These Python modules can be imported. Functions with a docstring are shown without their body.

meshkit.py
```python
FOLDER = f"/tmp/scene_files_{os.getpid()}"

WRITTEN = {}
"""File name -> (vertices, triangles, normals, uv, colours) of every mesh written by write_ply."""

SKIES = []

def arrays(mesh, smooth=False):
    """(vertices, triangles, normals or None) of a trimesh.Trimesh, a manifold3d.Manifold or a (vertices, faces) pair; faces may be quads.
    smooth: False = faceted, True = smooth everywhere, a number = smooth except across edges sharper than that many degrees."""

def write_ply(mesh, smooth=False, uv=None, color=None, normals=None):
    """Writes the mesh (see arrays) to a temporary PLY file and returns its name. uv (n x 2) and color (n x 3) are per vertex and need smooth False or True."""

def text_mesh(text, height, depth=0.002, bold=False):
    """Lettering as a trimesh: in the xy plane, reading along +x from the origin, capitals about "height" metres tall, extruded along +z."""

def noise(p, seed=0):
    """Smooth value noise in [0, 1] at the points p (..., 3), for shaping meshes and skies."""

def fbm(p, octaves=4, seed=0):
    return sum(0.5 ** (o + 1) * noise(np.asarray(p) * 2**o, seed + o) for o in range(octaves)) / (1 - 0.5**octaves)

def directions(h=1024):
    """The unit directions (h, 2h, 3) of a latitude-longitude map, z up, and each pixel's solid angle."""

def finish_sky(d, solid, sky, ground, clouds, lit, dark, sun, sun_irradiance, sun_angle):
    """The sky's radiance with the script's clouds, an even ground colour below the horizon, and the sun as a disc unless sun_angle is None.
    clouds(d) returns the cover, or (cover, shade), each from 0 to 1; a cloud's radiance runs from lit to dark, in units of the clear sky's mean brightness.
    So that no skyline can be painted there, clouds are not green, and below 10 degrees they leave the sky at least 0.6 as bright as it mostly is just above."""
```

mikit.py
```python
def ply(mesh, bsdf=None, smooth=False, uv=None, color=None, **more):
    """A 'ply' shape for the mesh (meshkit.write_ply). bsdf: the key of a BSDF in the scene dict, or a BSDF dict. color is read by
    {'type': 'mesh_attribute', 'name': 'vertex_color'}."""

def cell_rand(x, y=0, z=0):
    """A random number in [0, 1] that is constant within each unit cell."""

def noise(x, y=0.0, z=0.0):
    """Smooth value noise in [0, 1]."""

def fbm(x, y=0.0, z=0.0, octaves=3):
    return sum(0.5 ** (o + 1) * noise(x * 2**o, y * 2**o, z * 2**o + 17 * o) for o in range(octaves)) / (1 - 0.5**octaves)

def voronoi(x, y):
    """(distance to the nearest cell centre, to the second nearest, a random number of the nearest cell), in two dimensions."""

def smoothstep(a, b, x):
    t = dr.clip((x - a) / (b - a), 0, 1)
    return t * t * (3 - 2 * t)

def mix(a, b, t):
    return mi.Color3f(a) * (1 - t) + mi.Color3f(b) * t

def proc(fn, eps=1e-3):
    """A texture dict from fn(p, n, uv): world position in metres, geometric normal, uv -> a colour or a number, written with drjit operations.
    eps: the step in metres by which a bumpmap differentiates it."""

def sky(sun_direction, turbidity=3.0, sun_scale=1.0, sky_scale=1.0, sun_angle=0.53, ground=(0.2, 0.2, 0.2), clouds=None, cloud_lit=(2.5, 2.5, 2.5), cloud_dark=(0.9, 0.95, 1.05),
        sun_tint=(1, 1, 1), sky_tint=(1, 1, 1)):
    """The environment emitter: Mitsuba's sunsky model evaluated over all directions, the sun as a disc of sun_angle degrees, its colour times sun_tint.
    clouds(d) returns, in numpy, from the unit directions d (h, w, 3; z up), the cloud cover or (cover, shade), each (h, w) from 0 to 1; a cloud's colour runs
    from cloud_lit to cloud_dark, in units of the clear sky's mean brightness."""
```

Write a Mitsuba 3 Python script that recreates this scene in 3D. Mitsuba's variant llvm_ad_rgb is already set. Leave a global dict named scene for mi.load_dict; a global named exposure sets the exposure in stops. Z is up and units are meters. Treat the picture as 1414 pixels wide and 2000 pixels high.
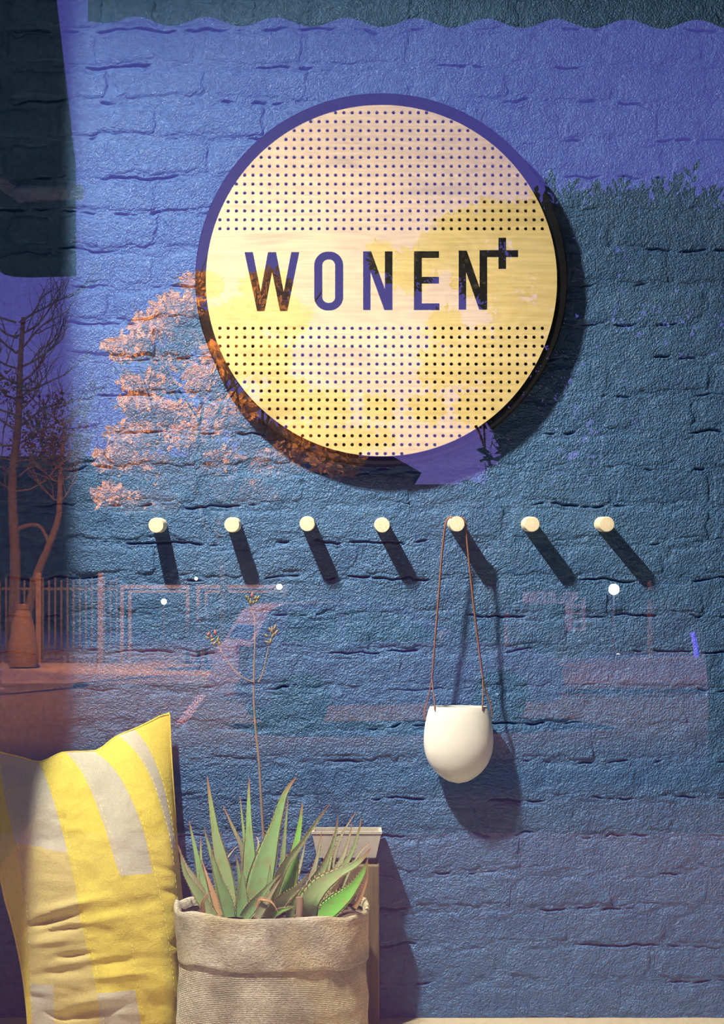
import math, random
import numpy as np, trimesh, shapely, mitsuba as mi, mikit
import drjit as dr
import meshkit
from shapely.geometry import Polygon, LineString, Point, box as sbox
from shapely import affinity
from scipy.interpolate import PchipInterpolator
from mikit import noise, fbm, mix, smoothstep

T = mi.ScalarTransform4f
random.seed(7)
rng = np.random.default_rng(7)
scene, labels = {}, {}

# ------------------------------------------------------------------ camera, sky, lights, exposure
# World: wall plane y = 0, +y behind the wall, -y out through the shop window to the street, z = 0 the pavement.
F, CAM, EYE, VX, VY = 3300.0, 3.93, 1.5, 675.0, 1170.0
GLASS = 1.40                                     # distance of the window pane from the wall
exposure = 0.0
scene['camera'] = {'type': 'perspective', 'fov': math.degrees(2 * math.atan(707 / F)), 'fov_axis': 'x', 'near_clip': 0.05, 'far_clip': 500.0,
                   'principal_point_offset_x': (707 - VX) / 1414, 'principal_point_offset_y': (1000 - VY) / 2000,
                   'to_world': T().look_at(origin=[0, -CAM, EYE], target=[0, 0, EYE], up=[0, 0, 1])}
SKY = 3.1
scene['sky'] = mikit.sky((0.1, 0.985, 0.14), turbidity=4.0, sun_scale=0.0, sky_scale=SKY, ground=(0.05, 0.05, 0.06), sky_tint=(0.95, 0.64, 3.2))
scene['sky']['sampling_weight'] = 3.0
LAMP = np.array([-0.786, -1.14, 3.286])          # display lamp: a short linear fitting that runs from front to back
LAMP_POWER = 11000.0
SPOT_POWER = 8.5
LAMP_COLOR = (1.0, 0.91, 0.73)
SODIUM = (1.0, 0.37, 0.09)


def P(px, py, o):
    """The point that stands o metres in front of the wall on the sight line of the photograph's pixel."""
    d = CAM - o
    return np.array([(px - VX) * d / F, -o, EYE - (py - VY) * d / F])


def R(px, py, d):
    """The point out on the street whose mirror image in the pane lies d metres from the camera."""
    o = 2 * GLASS - CAM + d
    return np.array([(px - VX) * d / F, -o, EYE - (py - VY) * d / F])


def RO(d):
    return 2 * GLASS - CAM + d


# ------------------------------------------------------------------ helpers
def numbered(key):
    if key not in scene and not any(k.startswith(key + '__') for k in scene):
        return key
    n = 1
    while f'{key}_{n:03d}' in scene or any(k.startswith(f'{key}_{n:03d}__') for k in scene):
        n += 1
    return f'{key}_{n:03d}'


COUNT = {}


def add(name, mesh, bsdf, parent=None, smooth=False, **kw):
    base = f'{parent}__{name}' if parent else name
    n = COUNT.get(base, 0)
    COUNT[base] = n + 1
    key = base if n == 0 else f'{base}_{n:03d}'
    scene[key] = mikit.ply(mesh, bsdf, smooth, **kw)
    return key


def say(key, label, category=None, group=None, kind=None):
    e = {'label': label}
    if category: e['category'] = category
    if group: e['group'] = group
    if kind: e['kind'] = kind
    labels[key] = e
    return key


def thing(name, label, category, group=None):
    n = COUNT.get(name, 0)
    COUNT[name] = n + 1
    return say(name if n == 0 else f'{name}_{n:03d}', label, category, group)


def struct(key, label=None):
    labels[key] = {'kind': 'structure', **({'label': label} if label else {})}
    return key


def cat(*ms):
    return trimesh.util.concatenate([m for m in ms if m is not None])


def boxm(lo, hi):
    lo, hi = np.minimum(lo, hi), np.maximum(lo, hi)
    m = trimesh.creation.box(extents=hi - lo)
    m.apply_translation((lo + hi) / 2)
    return m


def rbox(lo, hi, r=0.004, n=3):
    """A box with rounded edges: the hull of eight small spheres."""
    lo, hi = np.minimum(lo, hi) + r, np.maximum(lo, hi) - r
    s = trimesh.creation.icosphere(subdivisions=1 if n < 3 else 2, radius=r).vertices
    pts = np.vstack([s + np.array([(lo, hi)[i][0], (lo, hi)[j][1], (lo, hi)[k][2]]) for i in (0, 1) for j in (0, 1) for k in (0, 1)])
    return trimesh.convex.convex_hull(pts)


def tube(pts, rad, sides=8, caps=True):
    pts = np.asarray(pts, float)
    rad = np.broadcast_to(np.asarray(rad, float), (len(pts),))
    tang = np.gradient(pts, axis=0)
    tang /= np.linalg.norm(tang, axis=1, keepdims=True) + 1e-12
    up = np.array([0.31, 0.9, 0.21])
    a = np.cross(tang, up)
    a /= np.linalg.norm(a, axis=1, keepdims=True) + 1e-12
    b = np.cross(tang, a)
    th = np.arange(sides) / sides * 2 * np.pi
    v = pts[:, None] + rad[:, None, None] * (a[:, None] * np.cos(th)[None, :, None] + b[:, None] * np.sin(th)[None, :, None])
    v = v.reshape(-1, 3)
    f = []
    for i in range(len(pts) - 1):
        for j in range(sides):
            k = (j + 1) % sides
            p, q = i * sides, (i + 1) * sides
            f += [[p + j, q + k, p + k], [p + j, q + j, q + k]]
    if caps:
        c0, c1 = len(v), len(v) + 1
        v = np.vstack([v, pts[0], pts[-1]])
        e = (len(pts) - 1) * sides
        for j in range(sides):
            k = (j + 1) % sides
            f += [[c0, j, k], [c1, e + k, e + j]]
    m = trimesh.Trimesh(v, np.array(f), process=False)
    if m.volume < 0: m.invert()
    return m


def ribbon(pts, half_x, half_y, sides=10):
    m = tube(pts, 1e-3, sides)
    pts = np.asarray(pts, float)
    v = np.array(m.vertices)
    ring = np.concatenate([np.repeat(np.arange(len(pts)), sides), [0, len(pts) - 1]])
    d = (v - pts[ring]) / 1e-3
    v = pts[ring] + d * np.array([half_x, half_y, half_x])
    return trimesh.Trimesh(v, m.faces, process=False)


def spline(pts, n):
    pts = np.asarray(pts, float)
    t = np.concatenate([[0], np.cumsum(np.linalg.norm(np.diff(pts, axis=0), axis=1))])
    return PchipInterpolator(t / t[-1], pts)(np.linspace(0, 1, n))


def lathe(profile, center, sides=64, ax=1.0, ay=1.0):
    """Revolves (radius, z) pairs about the vertical line through center; ax, ay stretch it."""
    profile = np.asarray(profile, float)
    th = np.arange(sides) / sides * 2 * np.pi
    v = np.stack([profile[:, 0, None] * np.cos(th) * ax, profile[:, 0, None] * np.sin(th) * ay, np.repeat(profile[:, 1, None], sides, 1)], -1).reshape(-1, 3) + np.array([center[0], center[1], 0])
    f = []
    for i in range(len(profile) - 1):
        for j in range(sides):
            k = (j + 1) % sides
            p, q = i * sides, (i + 1) * sides
            f += [[p + j, p + k, q + k], [p + j, q + k, q + j]]
    m = trimesh.Trimesh(v, np.array(f), process=False)
    return m


def grid_mesh(V, flip=False):
    """A sheet from an (h, w, 3) array of points."""
    h, w = V.shape[:2]
    i = np.arange(h * w).reshape(h, w)
    q = np.stack([i[:-1, :-1], i[:-1, 1:], i[1:, 1:], i[1:, :-1]], -1).reshape(-1, 4)
    if flip: q = q[:, ::-1]
    return trimesh.Trimesh(V.reshape(-1, 3), np.vstack([q[:, [0, 1, 2]], q[:, [0, 2, 3]]]), process=False)


def extrude_facing(poly, front, depth, clean=True):
    """A flat shape given in wall coordinates (x, z), its front face at y = front, extruded back by depth towards the wall."""
    ms = [trimesh.creation.extrude_polygon(g, depth, engine='earcut') for g in getattr(poly, 'geoms', [poly]) if g.area > 1e-9]
    m = cat(*ms)
    v = m.vertices
    m = trimesh.Trimesh(np.stack([v[:, 0], front + depth - v[:, 2], v[:, 1]], -1), m.faces.copy(), process=False)
    if m.volume < 0: m.invert()
    return m


def rgb(*c):
    return {'type': 'rgb', 'value': list(c)}


def pr(color, rough=0.5, **kw):
    d = {'type': 'principled', 'base_color': color if isinstance(color, dict) else rgb(*color), 'roughness': rough}
    d.update(kw)
    return d


def bump(inner, fn, scale, eps=5e-4):
    return {'type': 'bumpmap', 'arbitrary': mikit.proc(fn, eps), 'scale': scale, 'bsdf': inner}


def two(d):
    return {'type': 'twosided', 'bsdf': d}


# ------------------------------------------------------------------ materials
def wall_color(p, n, uv):
    a = fbm(p.x * 9, p.z * 16, 3.0, 3)
    b = noise(p.x * 130, p.z * 130, 5.0)
    c = mix((0.040, 0.120, 0.280), (0.064, 0.163, 0.335), a)
    return c * (0.86 + 0.28 * b)


def wall_relief(p, n, uv):
    return (fbm(p.x * 70, p.z * 95, p.y * 40, 3) - 0.5) * 0.36 + (fbm(p.x * 340, p.z * 340, 9.0, 2) - 0.5) * 0.70


scene['paint_blue'] = two(bump(pr(mikit.proc(wall_color), 0.41, specular=0.45), wall_relief, 0.0054))


def oak_color(p, n, uv):
    warp = fbm(p.x * 2.2, p.z * 7.0, 2.0, 3)
    rings = 0.5 + 0.5 * dr.sin(warp * 95.0 + p.z * 130.0 + 3.0 * noise(p.x * 6.0, p.z * 20.0, 7.0))
    fine = fbm(p.x * 12.0, p.z * 260.0, 3.0, 2)
    board = mikit.cell_rand(dr.floor((p.z - 1.69) / 0.112), 3, 1)
    c = mix((0.565, 0.42, 0.155), (0.73, 0.60, 0.285), 0.36 + 0.22 * rings + 0.35 * (board - 0.5) + 0.5 * (warp - 0.5))
    knot = smoothstep(0.80, 0.93, noise(p.x * 5.0 + 3.0, p.z * 30.0, 8.0))
    return c * (0.86 + 0.24 * fine) * (1 - 0.18 * knot)


scene['oak'] = two(pr(mikit.proc(oak_color), 0.45, specular=0.4))
scene['black_paint'] = two(pr((0.006, 0.0055, 0.006), 0.6, specular=0.15))


def peg_color(p, n, uv):
    g = fbm(p.x * 500 + p.z * 120, p.z * 60, p.y * 12, 2)
    return mix((0.80, 0.66, 0.42), (0.92, 0.82, 0.60), g)


scene['peg_wood'] = two(pr(mikit.proc(peg_color), 0.5))
scene['ceramic'] = two(pr((0.86, 0.85, 0.78), 0.22, specular=0.5, clearcoat=0.4, clearcoat_gloss=0.9))
scene['leather'] = two(pr((0.22, 0.10, 0.065), 0.6))


def felt_color(p, n, uv):
    blot = fbm(p.x * 16, p.z * 18, p.y * 14, 3)
    f = noise(p.x * 260, p.z * 420, p.y * 200)
    yel = smoothstep(0.42, 0.68, fbm(p.x * 9 + 5, p.z * 7, 2.0, 2) + (p.x + 0.16) * 0.9)
    c = mix((0.34, 0.315, 0.24), (0.60, 0.575, 0.475), smoothstep(0.25, 0.75, blot))
    c = c * (1 - 0.45 * yel) + mi.Color3f(0.54, 0.46, 0.23) * 0.45 * yel
    return c * (0.70 + 0.40 * f + 0.12 * dr.sin(p.z * 1600.0 + 2.0 * noise(p.x * 30, p.z * 20, 1.0)))


def felt_relief(p, n, uv):
    return 0.6 * dr.sin(p.z * 1600.0 + 2.0 * noise(p.x * 30, p.z * 20, 1.0)) * 0.5 + noise(p.x * 420, p.z * 700, p.y * 420)


def cuff_relief(p, n, uv):
    return noise(p.x * 480, p.z * 480, p.y * 480) + 0.8 * fbm(p.x * 90, p.z * 90, p.y * 90, 2)


scene['felt'] = two(bump(pr(mikit.proc(felt_color), 0.9, specular=0.1), felt_relief, 0.0020))
scene['felt_cuff'] = two(bump(pr(mikit.proc(felt_color), 0.9, specular=0.1), cuff_relief, 0.0014))


def weave(p, n, uv):
    return 0.5 * noise(p.x * 900, p.z * 260, 1.0) + 0.5 * noise(p.x * 260, p.z * 900, 4.0) + 0.8 * fbm(p.x * 60, p.z * 60, 2.0, 2)


def cloth(c):
    def fn(p, n, uv):
        return mi.Color3f(c) * (0.84 + 0.17 * noise(p.x * 700, p.z * 700, 2.0) + 0.10 * fbm(p.x * 22, p.z * 22, 5.0, 2))
    return two(bump(pr(mikit.proc(fn), 0.85, specular=0.15, sheen=0.2), weave, 0.0007))


scene['cloth_yellow'] = cloth((0.69, 0.60, 0.11))
scene['cloth_grey'] = cloth((0.53, 0.52, 0.42))
scene['cloth_pale'] = cloth((0.60, 0.53, 0.21))
scene['thread'] = two(pr((0.86, 0.76, 0.22), 0.8))
scene['leaf_skin'] = two(pr({'type': 'mesh_attribute', 'name': 'vertex_color'}, 0.45, specular=0.45))
scene['dry_stalk'] = two(pr((0.26, 0.205, 0.165), 0.7))
scene['bud'] = two(pr((0.30, 0.26, 0.13), 0.6))
scene['bud_pink'] = two(pr((0.46, 0.20, 0.20), 0.6))
scene['soil'] = two(pr((0.10, 0.065, 0.045), 0.95))
scene['ledge_paint'] = two(pr((0.52, 0.44, 0.29), 0.5))
scene['white_plastic'] = two(pr((0.50, 0.475, 0.40), 0.4))


def dark_wood(p, n, uv):
    g = fbm(p.x * 160, p.z * 7, p.y * 160, 3)
    return mix((0.085, 0.062, 0.03), (0.24, 0.185, 0.09), g)


scene['brown_wood'] = two(pr(mikit.proc(dark_wood), 0.6))
scene['plaster'] = two(pr((0.06, 0.06, 0.065), 0.8))
scene['plaster_dark'] = two(pr((0.045, 0.042, 0.045), 0.8))
scene['lamp_metal'] = two(pr((0.03, 0.03, 0.03), 0.45, metallic=0.3))
scene['pane_glass'] = {'type': 'thindielectric', 'int_ior': 2.4, 'ext_ior': 1.0}    # a coated double pane


def road_color(p, n, uv):
    return mi.Color3f(0.16, 0.15, 0.145) * (0.7 + 0.6 * fbm(p.x * 2, p.y * 2, 1.0, 4))


scene['asphalt'] = two(pr(mikit.proc(road_color), 0.85))
scene['concrete'] = two(pr((0.34, 0.32, 0.29), 0.85))
scene['road_paint'] = two(pr((0.75, 0.73, 0.66), 0.7))
scene['steel_paint'] = two(pr((0.12, 0.11, 0.105), 0.5))
scene['bark'] = two(pr((0.19, 0.135, 0.09), 0.9))
scene['bark_dark'] = two(pr((0.035, 0.028, 0.022), 0.9))
scene['canvas_green'] = two(pr((0.011, 0.020, 0.016), 0.9, specular=0.2))
scene['foliage_dark'] = {'type': 'principledthin', 'base_color': rgb(0.13, 0.25, 0.09), 'roughness': 0.6, 'diff_trans': 0.5}
scene['foliage_light'] = {'type': 'principledthin', 'base_color': rgb(0.62, 0.52, 0.26), 'roughness': 0.6, 'diff_trans': 0.7}
scene['foliage_brown'] = {'type': 'principledthin', 'base_color': rgb(0.20, 0.11, 0.06), 'roughness': 0.7, 'diff_trans': 0.5}
scene['gate_paint'] = two(pr((0.30, 0.27, 0.26), 0.5))
scene['car_paint'] = two(pr((0.50, 0.48, 0.46), 0.35, clearcoat=1.0, clearcoat_gloss=0.95))
scene['car_glass'] = two(pr((0.01, 0.01, 0.012), 0.08, specular=0.6))
scene['rubber'] = two(pr((0.02, 0.02, 0.02), 0.8))
scene['tail_red'] = two(pr((0.45, 0.02, 0.06), 0.3))
scene['chrome'] = two(pr((0.6, 0.6, 0.6), 0.25, metallic=1.0))
scene['facade_dark'] = two(pr((0.07, 0.07, 0.08), 0.9))
scene['facade_pale'] = two(pr((0.55, 0.58, 0.52), 0.8))
scene['sack'] = two(pr((0.30, 0.215, 0.14), 0.85))

# ------------------------------------------------------------------ the room of the shop window
XL, XR, ZL, ZH = -1.45, 1.65, EYE - (1988 - VY) * CAM / F, 3.72
LEDGE = ZL
S = F / CAM                                        # pixels of the photograph per metre on the wall
wx = lambda px: (px - VX) / S
wz = lambda py: EYE - (py - VY) / S

PITCH, FIRST = 71.5 / S, wz(1632)                  # course height; a bed joint lies at this height
rowz = lambda k: FIRST + k * PITCH
BX0, BX1 = wx(-150), wx(1570)


def joint_wander(x, k):
    q = np.stack([np.asarray(x) * 14, np.full_like(x, k * 7.3), np.zeros_like(x)], -1)
    r = np.stack([np.asarray(x) * 55, np.full_like(x, k * 3.1), np.ones_like(x)], -1)
    return (meshkit.fbm(q, 2, 3) - 0.5) * 0.020 + (meshkit.fbm(r, 2, 5) - 0.5) * 0.008


def wall_relief_np(x, z):
    q = np.stack([x * 20, z * 26, np.zeros_like(x)], -1)
    r = np.stack([x * 75, z * 85, np.ones_like(x)], -1)
    return (meshkit.fbm(q, 3, 11) - 0.5) * 0.0058 + (meshkit.fbm(r, 2, 23) - 0.5) * 0.0020


# the mortar bed: a rendered sheet with finer rows at the joints, cracked here and there along the bed joints
zs = [LEDGE - 0.02]
k0, k1 = int(math.floor((LEDGE - FIRST) / PITCH)), int(math.ceil((wz(-60) - FIRST) / PITCH))
for k in range(k0, k1 + 1):
    for dz in [*np.arange(-0.0135, 0.0140, 0.0013), -0.017, 0.017, 0.025, 0.035, 0.045, 0.055]:
        z = rowz(k) + dz
        if LEDGE - 0.02 < z < ZH: zs.append(z)
zs = np.array(sorted(zs + [ZH - 0.25, ZH - 0.1, ZH + 0.02]))
xs = np.concatenate([np.linspace(XL, BX0, 30)[:-1], np.arange(BX0, BX1, 0.0042), np.linspace(BX1, XR, 30)])
X, Z = np.meshgrid(xs, zs)
dep = -0.0002 + 0.0042 * (meshkit.fbm(np.stack([X * 16, Z * 46, X * 0 + 2], -1), 3, 31) - 0.55) * 1.6 + wall_relief_np(X, Z)
near = np.round((Z - FIRST) / PITCH)
cx = np.stack([X * 5.0, near * 9.7, X * 0], -1)
mask = np.clip((meshkit.fbm(cx * [1.6, 1, 1], 2, 41) - 0.50) * 9, 0, 1) * np.clip((meshkit.fbm(np.stack([X * 34, near * 4.1, X * 0], -1), 2, 47) - 0.40) * 6, 0, 1)
off = Z - (FIRST + near * PITCH) - joint_wander(X, 0) * 0 - np.vectorize(lambda a: a)(joint_wander(X.ravel(), near.ravel()).reshape(X.shape))
width = 0.0011 + 0.0017 * meshkit.noise(np.stack([X * 40, near * 2.2, X * 0 + 4], -1), 51)
crack = mask * np.exp(-(off / width) ** 2)
dep = dep - 0.013 * crack
add('wall_back', grid_mesh(np.stack([X, -dep, Z], -1)), 'paint_blue', smooth=True)
struct('wall_back', 'blue painted brick wall of the shop display')

# the bricks: each a piece of its own, slightly proud of the bed, worn and bevelled
LEN = 196.0 / S
brick_count = 0
for k in range(k0, k1):
    r = np.random.default_rng(1000 + k)
    zc0, zc1 = rowz(k), rowz(k + 1)
    x = BX0 - LEN * (0.25 + 0.5 * (k % 2)) + r.uniform(-0.012, 0.012) + (wx(1092 - 3 * 196) - BX0) % LEN - LEN * 0.25
    while x < BX1:
        L = LEN + r.uniform(-0.014, 0.014)
        if r.random() < 0.07: L *= 0.52
        a, b = x + 0.003, x + L - 0.003
        x += L
        if b < BX0 or a > BX1: continue
        z0, z1 = zc0 + 0.004 + r.uniform(-0.001, 0.002), zc1 - 0.004 + r.uniform(-0.002, 0.001)
        if z1 < LEDGE: continue
        z0 = max(z0, LEDGE - 0.01)
        nx, nz = max(8, int((b - a) / 0.0058)), 15
        u = np.linspace(0, 1, nx)
        v = np.linspace(0, 1, nz)
        u, v = (0.5 - 0.5 * np.cos(np.pi * u)) * 0.35 + u * 0.65, (0.5 - 0.5 * np.cos(np.pi * v)) * 0.6 + v * 0.4
        U, V = np.meshgrid(u, v)
        bx, bz = a + U * (b - a), z0 + V * (z1 - z0)
        bz = bz + joint_wander(bx.ravel(), np.full(bx.size, float(k))).reshape(bx.shape) * (1 - V) * 0.8 + joint_wander(bx.ravel(), np.full(bx.size, k + 1.0)).reshape(bx.shape) * V * 0.8
        bx = bx + (meshkit.noise(np.stack([bz * 60, bx * 0 + k, bx * 0], -1), 61) - 0.5) * 0.005
        e = np.minimum(np.minimum(U, 1 - U) * (b - a), np.minimum(V, 1 - V) * (z1 - z0))
        e = e - 0.020 * meshkit.fbm(np.stack([bx * 34, bz * 50, bx * 0 + k], -1), 3, 71) + 0.007
        rad = r.uniform(0.005, 0.011)
        top = np.clip(e / rad, 0, 1); top = top * top * (3 - 2 * top)
        left = np.clip((wx(760) - (a + b) / 2) / 0.5, 0, 1) * np.clip(((z0 + z1) / 2 - wz(1300)) / 0.5, 0.15, 1)
        proud = r.uniform(0.0000, 0.0010) + r.uniform(0.0004, 0.0036) * left
        slope = r.uniform(-0.008, 0.008) * (U - 0.5) * (b - a) + r.uniform(-0.02, 0.02) * (V - 0.5) * (z1 - z0)
        h = -0.0035 + (0.0035 + proud + slope) * top + wall_relief_np(bx, bz) * (0.5 + 0.5 * top)
        edge = np.zeros_like(h); edge[0], edge[-1], edge[:, 0], edge[:, -1] = 1, 1, 1, 1
        h = np.where(edge > 0, -0.007, h)
        add('brick', grid_mesh(np.stack([bx, -h, bz], -1)), 'paint_blue', 'wall_back', smooth=True)
        brick_count += 1
print('bricks', brick_count)

add('floor', rbox([XL, -GLASS + 0.02, LEDGE - 0.05], [XR, 0.02, LEDGE], 0.006), 'ledge_paint')
struct('floor', 'cream painted window ledge')
add('ceiling', boxm([XL - 0.1, -GLASS - 0.05, ZH], [XR + 0.1, 0.1, ZH + 0.1]), 'plaster_dark'); struct('ceiling')
add('wall_left', boxm([XL - 0.1, -GLASS, LEDGE - 0.05], [XL, 0.1, ZH]), 'plaster_dark'); struct('wall_left')
add('wall_right', boxm([XR, -GLASS, LEDGE - 0.05], [XR + 0.1, 0.1, ZH]), 'plaster_dark'); struct('wall_right')
# the timber post beside the display lamp; it shades the left end of the wall
PX1 = wx(140) - 0.137 * 0.68
add('trim_1', rbox([PX1 - 0.16, -0.74, LEDGE], [PX1, -0.62, ZH], 0.003), 'plaster_dark'); struct('trim_1', 'dark timber post inside the shop window')

# ------------------------------------------------------------------ the window and the shopfront
WX0, WX1, WZ0, WZ1 = -0.90, 1.00, LEDGE + 0.10, 2.66
add('pane', grid_mesh(np.array([[[WX0, -GLASS, WZ0], [WX1, -GLASS, WZ0]], [[WX0, -GLASS, WZ1], [WX1, -GLASS, WZ1]]])), 'pane_glass', 'window_1')
fr = [boxm([WX0 - .05, -GLASS - .04, WZ0 - .05], [WX0, -GLASS + .04, WZ1 + .05]), boxm([WX1, -GLASS - .04, WZ0 - .05], [WX1 + .05, -GLASS + .04, WZ1 + .05]),
      boxm([WX0, -GLASS - .04, WZ0 - .05], [WX1, -GLASS + .04, WZ0]), boxm([WX0, -GLASS - .04, WZ1], [WX1, -GLASS + .04, WZ1 + .05])]
for m in fr: add('frame', m, 'lamp_metal', 'window_1')
struct('window_1', 'large shop window pane that mirrors the street')
fw = cat(boxm([-9, -GLASS - .03, 0], [WX0 - .05, -GLASS + .15, 5.2]), boxm([WX1 + .05, -GLASS - .03, 0], [9, -GLASS + .15, 5.2]),
         boxm([WX0 - .05, -GLASS - .03, WZ1 + .05], [WX1 + .05, -GLASS + .15, 5.2]), boxm([WX0 - .05, -GLASS - .03, 0], [WX1 + .05, -GLASS + .15, WZ0 - .05]))
add('wall_front', fw, 'plaster'); struct('wall_front', 'shopfront wall around the window')

# ------------------------------------------------------------------ the display lamp
t = thing('display_lamp', 'short black linear lamp above the display beside the dark post', 'lamp')
n = np.array([0.14, 0.30, -0.98]); n /= np.linalg.norm(n)
side = np.cross(n, [0, 1, 0]); side /= np.linalg.norm(side)
along = np.cross(side, n)
if along[1] < 0: along = -along
hw, hl = 0.011, 0.10
# the strip runs from front to back, level, so that its image along the shadows stays a line
along = np.array([0, 1.0, 0]); n2 = np.array([n[0], 0, n[2]]); n2 /= np.linalg.norm(n2); side = np.array([-n2[2], 0, n2[0]])
q = np.array([LAMP + side * a * hw + along * b * hl for a, b in ((-1, -1), (1, -1), (1, 1), (-1, 1))])
strip = trimesh.Trimesh(q, [[0, 1, 2], [0, 2, 3]], process=False)
if strip.face_normals[0] @ n2 < 0: strip.invert()
add('diffuser', strip, 'lamp_metal', t, emitter={'type': 'area', 'radiance': rgb(*[LAMP_POWER * c for c in LAMP_COLOR]), 'sampling_weight': 4.0})
for i_ in range(9):                                # cross louvre: keeps the light off the top of the wall
    c_ = LAMP + along * (i_ - 4) * (2 * hl / 8.0) + n2 * 0.001
    add('louvre_blade', boxm(c_ + [-0.016, -0.0006, -0.0066], c_ + [0.016, 0.0006, 0.0]), 'lamp_metal', t)
for i_ in (-1, 0, 1):                              # three small narrow spotlights hang under the bar's left side
    c_ = LAMP + np.array([-0.03, 0.07 * i_, 0.01])
    dr_ = np.array([0.60, 0.0, 0.75]) - c_; dr_ /= np.linalg.norm(dr_)
    add('spotlight', tube([c_ - dr_ * 0.06, c_ - dr_ * 0.002], 0.011, 14), 'lamp_metal', t, smooth=40)
    scene[f'display_lamp_spot_{i_ + 2}'] = {'type': 'spot', 'to_world': T().look_at(origin=(c_ + dr_ * 0.001).tolist(), target=(c_ + dr_).tolist(), up=[0, 1, 0.2]),
                                            'intensity': rgb(*[SPOT_POWER * c__ for c__ in LAMP_COLOR]), 'cutoff_angle': 27.0, 'beam_width': 6.0, 'sampling_weight': 0.7}
back = trimesh.convex.convex_hull(np.vstack([q - n2 * 0.004, q - n2 * 0.05 + 0]))
add('housing', back, 'lamp_metal', t)
add('stem', tube([LAMP - n2 * 0.045, [LAMP[0], LAMP[1], ZH]], 0.008), 'lamp_metal', t)

# ------------------------------------------------------------------ the round sign
t = thing('round_sign', 'round oak sign with a pegboard face, dark rim and the word WONEN+', 'sign')
o_face, o_back = 0.054, 0.046
c = P(745, 548, o_face); d = CAM - o_face; s = d / F
ring = P(745, 545.5, o_back)
rr = 364 * (CAM - o_back) / F
prof = [(0.0, 0), (rr - 0.003, 0), (rr, 0.003), (rr, o_back - 0.003), (rr - 0.003, o_back), (0.0, o_back)]
m = lathe(prof, (0, 0), 160)
v = m.vertices
m = trimesh.Trimesh(np.stack([v[:, 0] + ring[0], -v[:, 2], v[:, 1] + ring[2]], -1), m.faces.copy(), process=False)
if m.volume < 0: m.invert()
add('rim_board', m, 'black_paint', t, smooth=40)
say('round_sign__rim_board', 'dark round backing board that shows as a rim')
W2 = lambda px, py: ((px - VX) * s, EYE - (py - VY) * s)
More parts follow.
